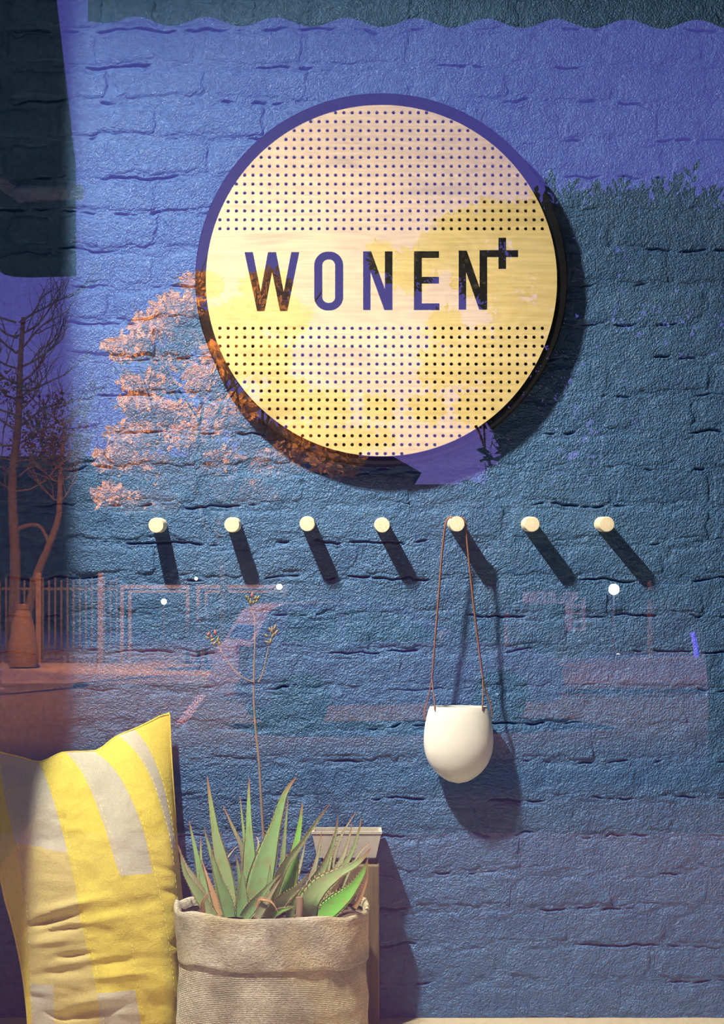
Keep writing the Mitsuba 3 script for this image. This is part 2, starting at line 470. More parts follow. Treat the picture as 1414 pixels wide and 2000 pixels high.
disc = Point(*W2(745, 548)).buffer(343 * s, quad_segs=48)
holes = []
rows = [220 + 17.43 * i for i in range(14)] + [641 + 17.5 * i for i in range(15)]
for y in rows:
    for j in range(-24, 24):
        x = 744.3 + 16.15 * (j + 0.5) - 0.004 * (y - 548) * 0
        if (x - 745) ** 2 + (y - 548) ** 2 < 341 ** 2:
            holes.append(Point(*W2(x, y)).buffer(3.35 * s, quad_segs=4))
face = disc.difference(shapely.union_all(holes))
LC = lambda x, y: W2(460 + x / 2.357, 440 + y / 2.357)


def stroke(pts, w):
    return LineString([LC(*p) for p in pts]).buffer(w / 2.357 / 2 * s, cap_style='flat', join_style='mitre')


def band(x0, y0, x1, y1):
    a, b = LC(x0, y0), LC(x1, y1)
    return sbox(min(a[0], b[0]), min(a[1], b[1]), max(a[0], b[0]), max(a[1], b[1]))


def rounded(x0, y0, x1, y1, rad):
    rad = rad / 2.357 * s
    return band(x0, y0, x1, y1).buffer(-rad).buffer(rad, quad_segs=12)


def quad(*pts):
    return Polygon([LC(*p) for p in pts])


w = shapely.union_all([quad((42, 124), (79, 124), (133, 395), (100, 395)), quad((150, 124), (186, 124), (133, 395), (100, 395)),
                       quad((150, 124), (186, 124), (238, 395), (206, 395)), quad((257, 124), (293, 124), (238, 395), (206, 395))])
o_ = rounded(363, 122, 495, 392, 62).difference(rounded(399, 157, 459, 358, 28))


def letter_n(x0, x1, y0, y1):
    return shapely.union_all([band(x0, y0, x0 + 33, y1), band(x1 - 34, y0, x1, y1), quad((x0, y0), (x0 + 36, y0), (x1, y1), (x1 - 36, y1))])


e_ = shapely.union_all([band(822, 120, 857, 390), band(822, 120, 936, 150), band(822, 238, 936, 268), band(822, 360, 938, 390)])
plus = shapely.union_all([band(1161, 115, 1300, 146), band(1211, 58, 1245, 200)])
n2_ = shapely.union_all([letter_n(1028, 1158, 117, 388), band(1124, 115, 1160, 146)])
glyphs = [w, o_, letter_n(588, 722, 121, 390), e_, n2_, plus]
face = face.difference(shapely.union_all(glyphs).buffer(0.0003))
add('wood_face', extrude_facing(face, -o_face, o_face - o_back), 'oak', t)
for g in glyphs:
    add('letter', extrude_facing(g.buffer(-0.0012).buffer(0.0012, quad_segs=4), -o_face - 0.0006, 0.012), 'black_paint', t)

# ------------------------------------------------------------------ pegs
ordinals = ['first wooden peg from the left, bare, left end of the row', 'second wooden peg from the left, bare, above the aloe flower stalk',
            'third wooden peg from the left, bare, seen straight on', 'middle wooden peg of the seven, bare, left of the hanging pot',
            'wooden peg that carries the white pot on a leather cord', 'second wooden peg from the right, bare, just right of the pot cord',
            'last wooden peg on the right, bare, right end of the row']
PEG_L, PEG_R = 0.085, 14.6 / S
for x, y, lab in zip((312.5, 457.5, 601.5, 745, 888, 1031.5, 1174.5), (1025.5, 1024.5, 1022.5, 1025, 1023, 1023.5, 1023.5), ordinals):
    base = P(x, y, 0.0)
    rd = PEG_R
    prof = [(0.0, PEG_L), (rd - 0.0022, PEG_L), (rd - 0.0006, PEG_L - 0.0006), (rd, PEG_L - 0.0022), (rd, -0.01), (0.0, -0.01)]
    m = lathe(prof, (0, 0), 40)
    v = m.vertices
    m = trimesh.Trimesh(np.stack([base[0] + v[:, 0], -v[:, 2], base[2] + v[:, 1] - 0.05 * np.maximum(v[:, 2], 0)], -1), m.faces.copy(), process=False)
    if m.volume < 0: m.invert()
    k = add('wooden_peg', m, 'peg_wood', smooth=35)
    say(k, lab, 'peg', 'row of wall pegs')

# ------------------------------------------------------------------ hanging pot
t = thing('hanging_pot', 'small white egg-shaped pot hanging by a brown leather cord from a peg', 'hanging pot')
o_pot = 0.053
ps = (CAM - o_pot) / F
cp = P(895.5, 1381, o_pot)
ys = [(0, 56.5), (6, 59), (14, 61.3), (30, 64.8), (48, 67.2), (66, 68), (84, 66.5), (100, 62), (114, 55), (126, 45.5), (136, 34), (143, 22.5), (147.5, 11), (149, 0)]
hh = PchipInterpolator([a for a, b in ys], [b for a, b in ys])
out = [(float(max(hh(a), 0)) * ps, cp[2] - a * ps) for a in np.linspace(0, 149, 40)]
inn = [(max(float(hh(a)) - 4.0, 0) * ps, cp[2] - a * ps) for a in np.linspace(0, 118, 16)] + [(0, cp[2] - 120 * ps)]
lip = [((56.5 - 1.0) * ps, cp[2] + 1.4 * ps), ((56.5 - 3.0) * ps, cp[2] + 1.4 * ps)]
m = lathe(inn[::-1] + lip[::-1] + out, (cp[0], -o_pot), 96, 1.0, 0.62)
if m.volume < 0: m.invert()
add('pot', m, 'ceramic', t, smooth=60)
oc, od = 0.072, 0.055
left = spline([P(886, 1010.5, oc), P(875, 1011, oc), P(871, 1020, oc), P(867, 1045, oc - .001), P(857, 1160, oc - .006), P(846.5, 1290, od + .002), P(843.5, 1325, od)], 40)
right = spline([P(888, 1010.0, oc), P(903, 1011.5, oc), P(909, 1019, oc), P(911.5, 1050, oc - .001), P(921, 1145, oc - .006), P(937, 1280, od + .002), P(943, 1325, od)], 40)
forks = [spline([left[-1], P(837, 1360, od), P(829, 1392, od), P(829, 1404, od), P(834, 1408, od)], 20), spline([left[-1], P(846, 1350, od + .01), P(848.5, 1372, od + .02), P(849, 1387, od + .026)], 16),
         spline([right[-1], P(952, 1358, od), P(959, 1380, od), P(960.5, 1400, od), P(957, 1404, od)], 20), spline([right[-1], P(943.5, 1350, od + .01), P(942.5, 1372, od + .02), P(942, 1387, od + .026)], 16)]
add('cord', cat(ribbon(left, 0.0024, 0.0046), ribbon(right, 0.0024, 0.0046), *[ribbon(f, 0.0017, 0.0026) for f in forks]), 'leather', t, smooth=50)
say('hanging_pot__cord', 'thin brown leather cord looped over the peg')

# ------------------------------------------------------------------ cushion
t = thing('cushion', 'yellow and grey patchwork cushion leaning on the blue wall', 'cushion')
VY_TOP, VY_BOT = 0.0, 1.0
curves = [  # iso-lines from the left seam to the right edge, as pixels from top to bottom
    [(-16, 1466), (-14, 1540), (-4, 1680), (8, 1750), (22, 1800), (36, 1860), (45, 1910), (51, 1960), (54, 2000), (54, 2072)],
    [(-6, 1468), (6, 1540), (22, 1610), (36, 1680), (44, 1740), (50, 1800), (54, 1860), (57, 1910), (60, 1960), (62, 2000), (64, 2072)],
    [(40, 1479), (58, 1545), (76, 1610), (88, 1680), (95, 1740), (100, 1800), (103, 1860), (104, 1925), (105, 1960), (106, 2000), (108, 2072)],
    [(76, 1488), (97, 1540), (118, 1610), (136, 1680), (149, 1740), (158, 1800), (172, 1860), (186, 1922), (192, 1960), (196, 2000), (198, 2072)],
    [(128, 1469), (158, 1505), (184, 1560), (208, 1625), (224, 1680), (236, 1716), (246, 1800), (256, 1880), (264, 1935), (275, 2000), (282, 2072)],
    [(183, 1467), (225, 1505), (256, 1560), (282, 1630), (298, 1701), (313, 1765), (325, 1830), (334, 1890), (340, 1945), (342, 2000), (342, 2072)],
    [(230, 1437), (266, 1470), (297, 1525), (319, 1590), (333, 1645), (342, 1715), (349, 1790), (352, 1850), (352, 1910), (349, 2000), (346, 2072)],
    [(262, 1424), (292, 1465), (316, 1525), (331, 1585), (341, 1645), (348, 1720), (354, 1790), (356, 1850), (355.5, 1910), (351, 2000), (348, 2072)],
    [(331, 1390), (333.5, 1450), (338, 1530), (342, 1590), (346, 1645), (352, 1720), (358, 1790), (359.5, 1850), (359, 1910), (354, 2000), (350, 2072)],
]
NV = 150
vv = np.linspace(0, 1, NV)
cols = np.array([spline(cv, NV) for cv in curves])                 # (9, NV, 2)
ku = np.array([0, 0.06, 0.17, 0.30, 0.475, 0.65, 0.80, 0.89, 1.0])
PER = 12
uu = np.concatenate([np.linspace(ku[i], ku[i + 1], PER + 1)[:-1] for i in range(8)] + [[1.0]])
px = np.stack([PchipInterpolator(ku, cols[:, j, 0])(uu) for j in range(NV)])
py = np.stack([PchipInterpolator(ku, cols[:, j, 1])(uu) for j in range(NV)])
Ug, Vg = np.meshgrid(uu, vv)
prof = np.clip(np.sin(np.pi * np.clip(Ug, 0, 1)), 0, 1) ** 0.85 * np.clip(np.sin(np.pi * np.clip(Vg * 0.97 + 0.0, 0, 1)), 0, 1) ** 0.6
o_mid = 0.040 + 0.05 * Vg + (1 - Ug) * (0.22 + 0.06 * Vg)
# folds: creases that run in from the left seam and from the right edge, deeper low down
fold = np.zeros_like(Ug)
for (fx, fy, sx, sy, sl, dp) in [(80, 1803, 60, 7, -0.24, 0.014), (130, 1770, 55, 9, -0.25, -0.010), (130, 1815, 40, 5, -0.15, 0.009), (146, 1866, 34, 6, -0.12, 0.011), (90, 1840, 60, 9, -0.1, -0.008),
                                 (60, 1946, 24, 6, 0.1, 0.008), (170, 1978, 48, 8, -0.18, 0.015), (190, 1955, 50, 12, -0.1, -0.010), (110, 1985, 22, 5, 0.3, 0.009), (215, 1880, 60, 8, -0.15, 0.006), (240, 1905, 60, 9, -0.1, -0.006),
                                 (100, 1900, 60, 8, -0.1, 0.006), (330, 1700, 24, 7, 0.25, 0.005), (338, 1745, 22, 7, 0.2, 0.006), (346, 1845, 14, 6, 0.1, 0.007), (250, 1772, 70, 12, -0.25, 0.005), (200, 1795, 50, 12, -0.3, -0.006),
                                 (20, 1500, 16, 30, 2.4, 0.006), (70, 1495, 10, 30, 1.0, 0.006), (182, 1462, 14, 16, -1, 0.008), (250, 1432, 12, 12, -1, 0.006)]:
    a = px - fx
    fold += dp * np.exp(-(a / sx) ** 2 - ((py - fy - sl * a) / sy) ** 2)
wob = (meshkit.fbm(np.stack([px / 60, py / 40, px * 0], -1), 3, 81) - 0.5) * 0.012
o_front = o_mid + 0.095 * prof - (fold - wob) * np.clip(prof * 2.2, 0, 1)
front = np.array([P(a, b, c_) for a, b, c_ in zip(px.ravel(), py.ravel(), o_front.ravel())]).reshape(*px.shape, 3)
cells = [  # (first column, last column, top pixel row, bottom pixel row, cloth)
    (0, 1, 1300, 2100, 'cloth_yellow'), (1, 2, 1300, 1650, 'cloth_grey'), (1, 2, 1650, 1922, 'cloth_pale'), (1, 2, 1922, 2100, 'cloth_grey'),
    (2, 3, 1300, 1660, 'cloth_grey'), (2, 3, 1660, 1800, 'cloth_pale'), (2, 3, 1800, 2100, 'cloth_pale'),
    (3, 4, 1300, 1936, 'cloth_yellow'), (3, 4, 1936, 2100, 'cloth_grey'), (4, 5, 1300, 1708, 'cloth_grey'), (4, 5, 1708, 2100, 'cloth_yellow'),
    (5, 6, 1300, 2100, 'cloth_yellow'), (6, 7, 1300, 1655, 'cloth_grey'), (6, 7, 1655, 2100, 'cloth_yellow'), (7, 8, 1300, 1835, 'cloth_yellow'), (7, 8, 1835, 1940, 'cloth_grey'), (7, 8, 1940, 2100, 'cloth_yellow')]
for c0, c1, y0, y1, mat in cells:
    i0, i1 = c0 * PER, c1 * PER
    rowy = py[:, (i0 + i1) // 2]
    j0, j1 = int(np.searchsorted(rowy, y0)), int(np.searchsorted(rowy, y1))
    j0, j1 = max(j0 - 0, 0), min(j1, NV - 1)
    sub = front[j0:j1 + 1, i0:i1 + 1]
    if sub.shape[0] < 2: continue
    k = add('fabric_panel', grid_mesh(sub), mat, t, smooth=True)
    say(k, {'cloth_yellow': 'yellow fabric panel', 'cloth_grey': 'light grey fabric panel', 'cloth_pale': 'pale washed-out yellow panel'}[mat])
o_rear = np.maximum(o_mid - 0.075 * prof, 0.012)
rear = np.array([P(a - 40 * q_ * (1 - u_), b, c_) for a, b, c_, q_, u_ in zip(px.ravel(), py.ravel(), o_rear.ravel(), prof.ravel(), Ug.ravel())]).reshape(*px.shape, 3)
add('back_panel', grid_mesh(rear, flip=True), 'cloth_grey', t, smooth=True)
lift = lambda c_: spline([front[j, c_] + np.array([0, -0.0008, 0]) for j in range(NV)], 120)
dash = []
for ci in (1, 3, 4, 5, 6, 7):
    pts = lift(ci * PER + 1)
    for i in range(2, 116, 2):
        dash.append(tube(pts[i:i + 2], 0.0007, 4))
add('stitching', cat(*dash), 'thread', t); labels['cushion__stitching'] = {'label': 'yellow running stitches along the seams', 'kind': 'stuff'}
edge = np.vstack([front[:, 0][::-1], front[0, 1:], front[1:, -1]])
add('seam', tube(spline(edge[::3], 180), 0.0022, 6), 'cloth_yellow', t, smooth=60)

# ------------------------------------------------------------------ planter with its aloe
t = thing('fabric_planter', 'beige felt planter bag with a folded cuff holding the aloe', 'planter')
oc = 0.250; sc = F / (CAM - oc)
ctr = P(532, 1765, oc); rimz = ctr[2]
TH = np.linspace(0, 2 * np.pi, 161)[:-1]
sup = (np.abs(np.cos(TH)) ** 2.5 + np.abs(np.sin(TH)) ** 2.5) ** (-1 / 2.5)


def bag(zr, mat, name, label=None, smooth=True):
    """zr: rows of (z, half width, half depth, sideways shift)."""
    V = []
    for z, a, b, sh in zr:
        q_ = np.stack([sup * a * np.cos(TH) + ctr[0] + sh, -oc + sup * b * np.sin(TH), np.full_like(TH, z)], -1)
        nz_ = meshkit.fbm(np.stack([q_[:, 0] * 13, q_[:, 1] * 13, q_[:, 2] * 11], -1), 3, 91) - 0.5
        nrm = np.stack([np.cos(TH), np.sin(TH), TH * 0], -1)
        q_ = q_ + nrm * nz_[:, None] * 0.016
        q_[:, 2] += (meshkit.noise(np.stack([np.cos(TH) * 3, np.sin(TH) * 3, np.full_like(TH, 2.0)], -1), 95) - 0.5) * (0.016 if name == 'cuff' else 0.004) + 0.013 * np.clip(np.sin(TH), -1, 0) * (name != 'soil')
        V.append(np.vstack([q_, q_[:1]]))
    k = add(name, grid_mesh(np.array(V), flip=True), mat, t, smooth=smooth)
    if label: say(k, label)


bodyh = np.linspace(rimz - 0.02, LEDGE, 60)
rows = []
for z in bodyh:
    k = (rimz - z) / (rimz - LEDGE)
    rows.append((z, 0.2025 + 0.008 * k ** 2, 0.118 + 0.006 * k, 0.0))
bag(rows, 'felt', 'body', 'ribbed beige body of the bag')
ch = 0.100
cr = [(rimz - 0.015, 0.198, 0.112, 0), (rimz - 0.004, 0.200, 0.114, 0), (rimz + 0.003, 0.2045, 0.119, 0), (rimz + 0.004, 0.209, 0.123, 0), (rimz - 0.003, 0.2125, 0.1265, 0)] + \
     [(rimz - 0.008 - ch * k, 0.2115 - 0.003 * k, 0.127 - 0.002 * k + 0.002 * math.sin(3 * k), 0) for k in np.linspace(0, 1, 18)] + [(rimz - ch - 0.010, 0.2065, 0.123, 0), (rimz - ch - 0.008, 0.204, 0.120, 0)]
bag(cr, 'felt_cuff', 'cuff', 'folded-over cuff with a rolled rim')
soil = [(rimz - 0.035 + 0.012 * math.sin(9 * a), 0.201 * a, 0.116 * a, 0) for a in np.linspace(1, 0.02, 14)]
bag(soil, 'soil', 'soil', 'dark soil inside the bag')

AL = 0.045
t = thing('aloe_plant', 'spiky green aloe with brown leaf tips and a tall dry flower stalk', 'plant')
CQ = lambda x, y: (330 + x / 3.288, 1500 + y / 3.288)
leaves = [  # tip ... base in the enlarged crop, base width in crop pixels, depth at the base and at the tip (metres from the wall)
    ([(245, 50), (272, 250), (305, 450), (360, 700), (395, 950)], 100, .20, .16, 1), ([(345, 240), (410, 380), (470, 520), (500, 760), (510, 940)], 62, .17, .16, 2), ([(455, 180), (470, 320), (490, 520), (520, 900)], 40, .15, .12, 0),
    ([(515, 60), (512, 230), (516, 450), (524, 900)], 92, .20, .18, 0), ([(820, 58), (745, 165), (690, 350), (630, 560), (575, 800), (560, 950)], 165, .22, .24, 0), ([(765, 190), (748, 380), (728, 620), (700, 950)], 48, .17, .13, 1),
    ([(858, 220), (838, 380), (805, 560), (770, 740), (720, 950)], 118, .19, .18, 3), ([(1035, 228), (930, 370), (840, 500), (740, 640), (690, 760), (650, 940)], 62, .24, .29, 1), ([(1085, 310), (1070, 420), (1000, 620), (900, 800), (860, 940)], 70, .22, .22, 1),
    ([(1235, 320), (1190, 500), (1110, 650), (1010, 770), (900, 930)], 62, .21, .22, 1), ([(1175, 350), (1130, 540), (1060, 680), (960, 900)], 52, .18, .16, 2), ([(1295, 515), (1220, 600), (1080, 680), (960, 770), (895, 880), (890, 960)], 135, .27, .33, 1),
    ([(1278, 580), (1250, 660), (1180, 770), (1060, 880), (960, 960)], 120, .24, .28, 3), ([(130, 340), (160, 480), (190, 620), (235, 820), (280, 940)], 64, .19, .17, 0), ([(60, 495), (95, 600), (160, 710), (240, 850)], 40, .2, .19, 2),
    ([(75, 520), (95, 650), (160, 770), (290, 960)], 62, .26, .27, 1), ([(225, 380), (255, 500), (295, 640), (360, 940)], 64, .21, .21, 0), ([(205, 450), (205, 600), (225, 760), (270, 940)], 46, .2, .16, 1), ([(718, 680), (640, 760), (560, 860), (480, 965)], 66, .28, .31, 0),
    ([(905, 668), (830, 760), (740, 840), (630, 965)], 74, .28, .31, 1), ([(722, 705), (660, 800), (600, 900), (560, 965)], 50, .29, .31, 2), ([(980, 408), (960, 540), (930, 660), (850, 900)], 50, .19, .18, 2), ([(430, 560), (450, 680), (462, 800), (450, 960)], 58, .26, .27, 0),
    ([(272, 520), (300, 660), (350, 800), (390, 960)], 84, .27, .28, 0), ([(440, 500), (395, 550), (360, 610), (350, 760), (400, 900)], 26, .18, .15, 2), ([(1202, 285), (1150, 360), (1100, 450), (1040, 650), (980, 900)], 34, .17, .14, 2), ([(1057, 420), (1040, 560), (1000, 720), (900, 930)], 48, .18, .15, 1),
    ([(812, 880), (770, 900), (720, 915), (660, 950)], 32, .29, .31, 3), ([(885, 740), (830, 810), (790, 890), (770, 965)], 46, .26, .28, 1), ([(470, 640), (474, 760), (470, 960)], 74, .27, .28, 0), ([(1275, 580), (1272, 690), (1240, 800), (1190, 900)], 26, .22, .25, 4),
    ([(270, 790), (235, 830), (215, 870), (230, 960)], 22, .28, .3, 4), ([(700, 930), (640, 850), (590, 840), (560, 900)], 16, .29, .32, 4), ([(875, 470), (850, 600), (800, 760), (760, 930)], 44, .15, .12, 2), ([(560, 440), (575, 480), (560, 600), (560, 900)], 40, .15, .11, 1),
    ([(1290, 480), (1230, 540), (1180, 620), (1090, 800), (1000, 940)], 30, .17, .15, 2), ([(215, 600), (240, 680), (280, 800), (330, 950)], 40, .24, .22, 4), ([(650, 620), (640, 760), (600, 940)], 60, .24, .25, 0), ([(1000, 700), (960, 800), (900, 940)], 60, .2, .18, 3)]
TONES = {0: ((.25, .50, .19), (.29, .49, .21)), 1: ((.24, .44, .17), (.36, .44, .21)), 2: ((.25, .37, .19), (.42, .36, .23)), 3: ((.17, .55, .07), (.24, .51, .13)), 4: ((.50, .32, .16), (.60, .38, .20))}
for li, (pts, wpx, ob, ot, tone) in enumerate(leaves):
    pts = pts[::-1]
    L = len(pts)
    path = spline([P(*CQ(*q_), AL + ob + (ot - ob) * i / (L - 1)) for i, q_ in enumerate(pts)], 22)
    wpx = wpx * 1.07
    N = len(path)
    tt = np.linspace(0, 1, N)
    tang = np.gradient(path, axis=0); tang /= np.linalg.norm(tang, axis=1, keepdims=True)
    yaw = rng.uniform(-0.45, 0.45)
    fac = np.array([math.sin(yaw), -math.cos(yaw), 0.25]); fac /= np.linalg.norm(fac)
    sd = np.cross(tang, fac); sd /= np.linalg.norm(sd, axis=1, keepdims=True)
    nm = np.cross(sd, tang); nm *= np.sign((nm @ fac))[:, None]
    half = wpx / 3.288 / 2 * (CAM - ob) / F * np.minimum(1.0, (1 - tt) ** 0.80 * (0.9 + 0.35 * np.sin(np.pi * np.minimum(tt * 1.6, 1))) ) + 0.0006
    shape = np.array([(-1, 0.10), (-0.72, -0.10), (-0.35, -0.20), (0, -0.24), (0.35, -0.20), (0.72, -0.10), (1, 0.10), (0.6, -0.52), (0, -0.72), (-0.6, -0.52)])
    M = len(shape)
    V = path[:, None] + sd[:, None] * (half[:, None] * shape[None, :, 0])[..., None] + nm[:, None] * (half[:, None] * 0.62 * shape[None, :, 1])[..., None]
    ca, cb = TONES[tone]
    streak = meshkit.fbm(np.stack([np.repeat(tt[:, None], M, 1) * 7 + li, np.repeat(np.arange(M)[None] * 0.7, N, 0), np.full((N, M), li * 3.0)], -1), 3, 7)
    col = np.array(ca)[None, None] * (1 - streak[..., None]) + np.array(cb)[None, None] * streak[..., None]
    brown = np.clip((tt[:, None] - 0.80) / 0.16 + 0.5 * (streak - 0.5), 0, 1) ** 1.1
    marg = np.isin(np.arange(M), (0, 6))[None, :] * np.clip(tt[:, None] * 1.3 - 0.1, 0, 0.65)
    k_ = np.maximum(brown, marg)[..., None]
    col = col * (1 - k_) + np.array([.36, .17, .10]) * k_
    spots = (meshkit.noise(np.stack([np.repeat(tt[:, None], M, 1) * 26 + li * 5, np.repeat(np.arange(M)[None] * 1.0, N, 0), np.full((N, M), 4.0)], -1), 17) > 0.83)[..., None] * 0.35
    col = col * (1 - spots) + np.array([.40, .20, .11]) * spots
    f = []
    for i in range(N - 1):
        for j in range(M):
            k2 = (j + 1) % M
            p_, q2 = i * M, (i + 1) * M
            f += [[p_ + j, q2 + k2, p_ + k2], [p_ + j, q2 + j, q2 + k2]]
    verts = V.reshape(-1, 3); cc = col.reshape(-1, 3)
    # marginal teeth
    tv, tf, tc = [], [], []
    for i in range(3, N - 4, 1):
        for sgn in (0, 6):
            q_ = V[i, sgn]; dirn = sd[i] * (-1 if sgn == 0 else 1)
            r_ = 0.0011 + 0.0010 * half[i] / 0.02
            b0 = len(verts) + len(tv)
            tv += [q_ - tang[i] * r_, q_ + tang[i] * r_, q_ + nm[i] * r_ * 0.8 - dirn * r_ * 0.5, q_ + dirn * r_ * 2.0 + tang[i] * r_ * 1.2]
            tf += [[b0, b0 + 1, b0 + 3], [b0 + 1, b0 + 2, b0 + 3], [b0 + 2, b0, b0 + 3]]
            tc += [(.44, .30, .20)] * 4
    verts, cc, f = np.vstack([verts, tv]), np.vstack([cc, tc]), np.vstack([f, tf])
    m = trimesh.Trimesh(verts, f, process=False)
    if m.volume < 0: m.invert()
    add('leaf', m, 'leaf_skin', t, smooth=True, color=cc)
m = tube(spline([P(*CQ(835, 960), .34), P(*CQ(842, 890), .34), P(*CQ(838, 828), .34)], 8), np.linspace(26, 22, 8) / 3.288 / 880, 10)
add('leaf_stub', m, 'sack', t, smooth=50); say('aloe_plant__leaf_stub', 'cut brown leaf stub at the front')
ST = lambda x, y: (380 + x / 4.713, 1110 + y / 4.713)
so = 0.215
stalk = spline([P(*ST(*q_), so) for q_ in ((640, 2560), (612, 2100), (592, 1760), (562, 1480), (545, 1150), (548, 900), (556, 640), (556, 470), (520, 380), (515, 330))], 50)
add('stalk', tube(stalk, np.concatenate([np.linspace(0.0033, 0.0023, 35), np.linspace(0.0023, 0.0012, 15)])), 'dry_stalk', t, smooth=50)
for pts in (((540, 1045), (480, 1025), (390, 960), (300, 850), (235, 740), (215, 690)), ((585, 1050), (630, 960), (655, 850), (680, 740), (695, 680))):
    add('side_stalk', tube(spline([P(*ST(*q_), so + 0.004) for q_ in pts], 20), np.linspace(0.0017, 0.0011, 20), 6), 'dry_stalk', t, smooth=50)


def bud(x, y, ang, ln, wd, pink=False):
    c_ = P(*ST(x, y), so + 0.004 + rng.uniform(-.01, .01))
    q_ = ln / 4.713 * (CAM - so) / F; w_ = wd / 4.713 * (CAM - so) / F
    dr_ = np.array([math.cos(ang), -0.3, math.sin(ang)])
    pts = np.array([c_ + dr_ * q_ * a for a in np.linspace(-.5, .5, 7)])
    add('flower_bud', tube(pts, w_ * np.array([.25, .8, 1, 1, .8, .5, .15]), 7), 'bud_pink' if pink else 'bud', t, smooth=60)


for x, y, a, l_, w_, pk in [(130, 605, 1.2, 50, 14, 1), (190, 590, 1.7, 60, 15, 1), (165, 660, .6, 60, 13, 0), (215, 660, 1.4, 70, 15, 0), (185, 690, .9, 50, 13, 0), (228, 690, 1.9, 40, 12, 0), (120, 640, 2.6, 40, 9, 0), (155, 630, 1.9, 40, 11, 1),
                            (740, 545, 1.3, 70, 14, 0), (712, 570, 1.6, 70, 15, 0), (752, 590, 1.0, 60, 13, 0), (660, 620, 2.4, 50, 12, 0), (668, 680, 2.7, 50, 12, 0), (700, 670, 1.4, 60, 15, 0), (720, 620, 1.2, 60, 14, 0), (690, 560, 1.9, 40, 11, 0),
                            (495, 280, 1.7, 60, 12, 0), (530, 245, 1.6, 60, 14, 1), (560, 275, 1.2, 50, 12, 0), (587, 268, 1.0, 46, 13, 0), (515, 310, 1.6, 60, 14, 0), (545, 310, 1.5, 50, 12, 0), (478, 262, 2.2, 40, 9, 0), (575, 300, .8, 40, 11, 0)]:
    bud(x, y, a, l_, w_, pk)

# ------------------------------------------------------------------ white pot on a wooden stand behind the planter
t = thing('wooden_stand', 'brown wooden stand half hidden behind the felt planter', 'stand')
q0, q1 = P(636, 1690, 0.06), P(741, 1690, 0.116)
add('post', rbox([q0[0], -0.116, LEDGE], [q1[0], -0.012, q1[2]], 0.004), 'brown_wood', t)
add('cap', rbox([q0[0] + .004, -0.100, q1[2]], [q1[0] - .006, -0.014, q1[2] + 0.012], 0.003), 'black_paint', t)
t = thing('plant_pot', 'small off-white tapered flower box on the wooden stand behind the aloe', 'pot')
c_ = P(677, 1625, 0.085)
zb, zt, r1, r0 = q1[2] + 0.012, c_[2], 0.0795, 0.0665
outer = np.array([[c_[0] + sx * (r1 if z_ == zt else r0), -(0.050 + sy * (0.038 if z_ == zt else 0.033)), z_] for z_ in (zb, zt) for sx in (-1, 1) for sy in (-1, 1)])
inner = np.array([[c_[0] + sx * (r1 if z_ == zt + .01 else r0) * 0.95, -(0.050 + sy * 0.0325), z_] for z_ in (zb + .006, zt + .01) for sx in (-1, 1) for sy in (-1, 1)])
add('tub', trimesh.boolean.difference([trimesh.convex.convex_hull(outer), trimesh.convex.convex_hull(inner)], engine='manifold'), 'white_plastic', t)
add('rim', trimesh.boolean.difference([boxm([c_[0] - r1 - .001, -0.0895, zt - .004], [c_[0] + r1 + .001, -0.0105, zt + .001]), boxm([c_[0] - r1 * .95, -0.0835, zt - .02], [c_[0] + r1 * .95, -0.0165, zt + .02])], engine='manifold'), 'white_plastic', t)

# ================================================================== the street that the pane mirrors
GR = lambda py: EYE * F / (py - VY)
add('ground', boxm([-60, -160, -0.3], [60, -RO(GR(1305)), 0.06]), 'concrete'); struct('ground', 'ground beyond the street')
add('sidewalk', boxm([-60, -9.7, -0.3], [60, -GLASS - .03, 0.0]), 'concrete'); struct('sidewalk', 'pavement in front of the shop')
add('road', boxm([-60, -RO(29.1), -0.3], [60, -9.7, -0.02]), 'asphalt'); struct('road', 'asphalt street in front of the shop')
add('sidewalk_far', boxm([-60, -RO(GR(1305)), -0.3], [60, -RO(29.1), 0.05]), 'concrete'); struct('sidewalk_far', 'pavement across the street')
for (xa, da, xb, db), lab in zip([(-2.0, 20.45, -2.27, 26.7), (-5.55, 24.5, -5.85, 28.9)], ['white parking line beside the parked car', 'white parking line in front of the bare tree']):
    a, b = np.array([xa, -RO(da)]), np.array([xb, -RO(db)])
    pl = LineString([a, b]).buffer(0.07, cap_style='flat')
    m = trimesh.creation.extrude_polygon(pl, 0.004, engine='earcut'); m.apply_translation([0, 0, -0.0205])
    say(add('parking_line', m, 'road_paint'), lab, 'road marking', 'parking bay lines')

# sodium street lamps: shielded heads that throw their light down and away from the shop
def sodium_lamp(x, o, h, target, cutoff, power, weight, label):
    t = thing('street_lamp', label, 'street lamp')
    add('pole', tube(spline([[x, -o + 0.8, -0.01], [x, -o + 0.8, h - 0.6], [x, -o + 0.6, h], [x, -o + 0.1, h + 0.12]], 24), np.linspace(0.08, 0.04, 24), 10), 'steel_paint', t, smooth=50)
    add('head', rbox([x - 0.14, -o - 0.35, h + 0.03], [x + 0.14, -o + 0.25, h + 0.16], 0.03), 'steel_paint', t)
    key = t + '_light'
    scene[key] = {'type': 'spot', 'to_world': T().look_at(origin=[x, -o, h], target=list(target), up=[1, 0, 0]), 'intensity': rgb(*[power * c for c in SODIUM]), 'cutoff_angle': cutoff, 'beam_width': cutoff * 0.75, 'sampling_weight': weight}


sodium_lamp(-7.0, 22.0, 11.0, (-5.0, -27.0, 0.0), 62, 760, 1.5, 'street lamp with a shielded head on the far side of the road')
sodium_lamp(6.5, 8.6, 8.0, (1.0, -5.5, 0.0), 44, 135, 1.0, 'street lamp with a shielded head near the shop')

sodium_lamp(-5.9, 25.5, 8.4, (-4.05, -31.0, 5.3), 29, 850, 1.5, 'street lamp beside the light leafy tree, shielded towards the tree')

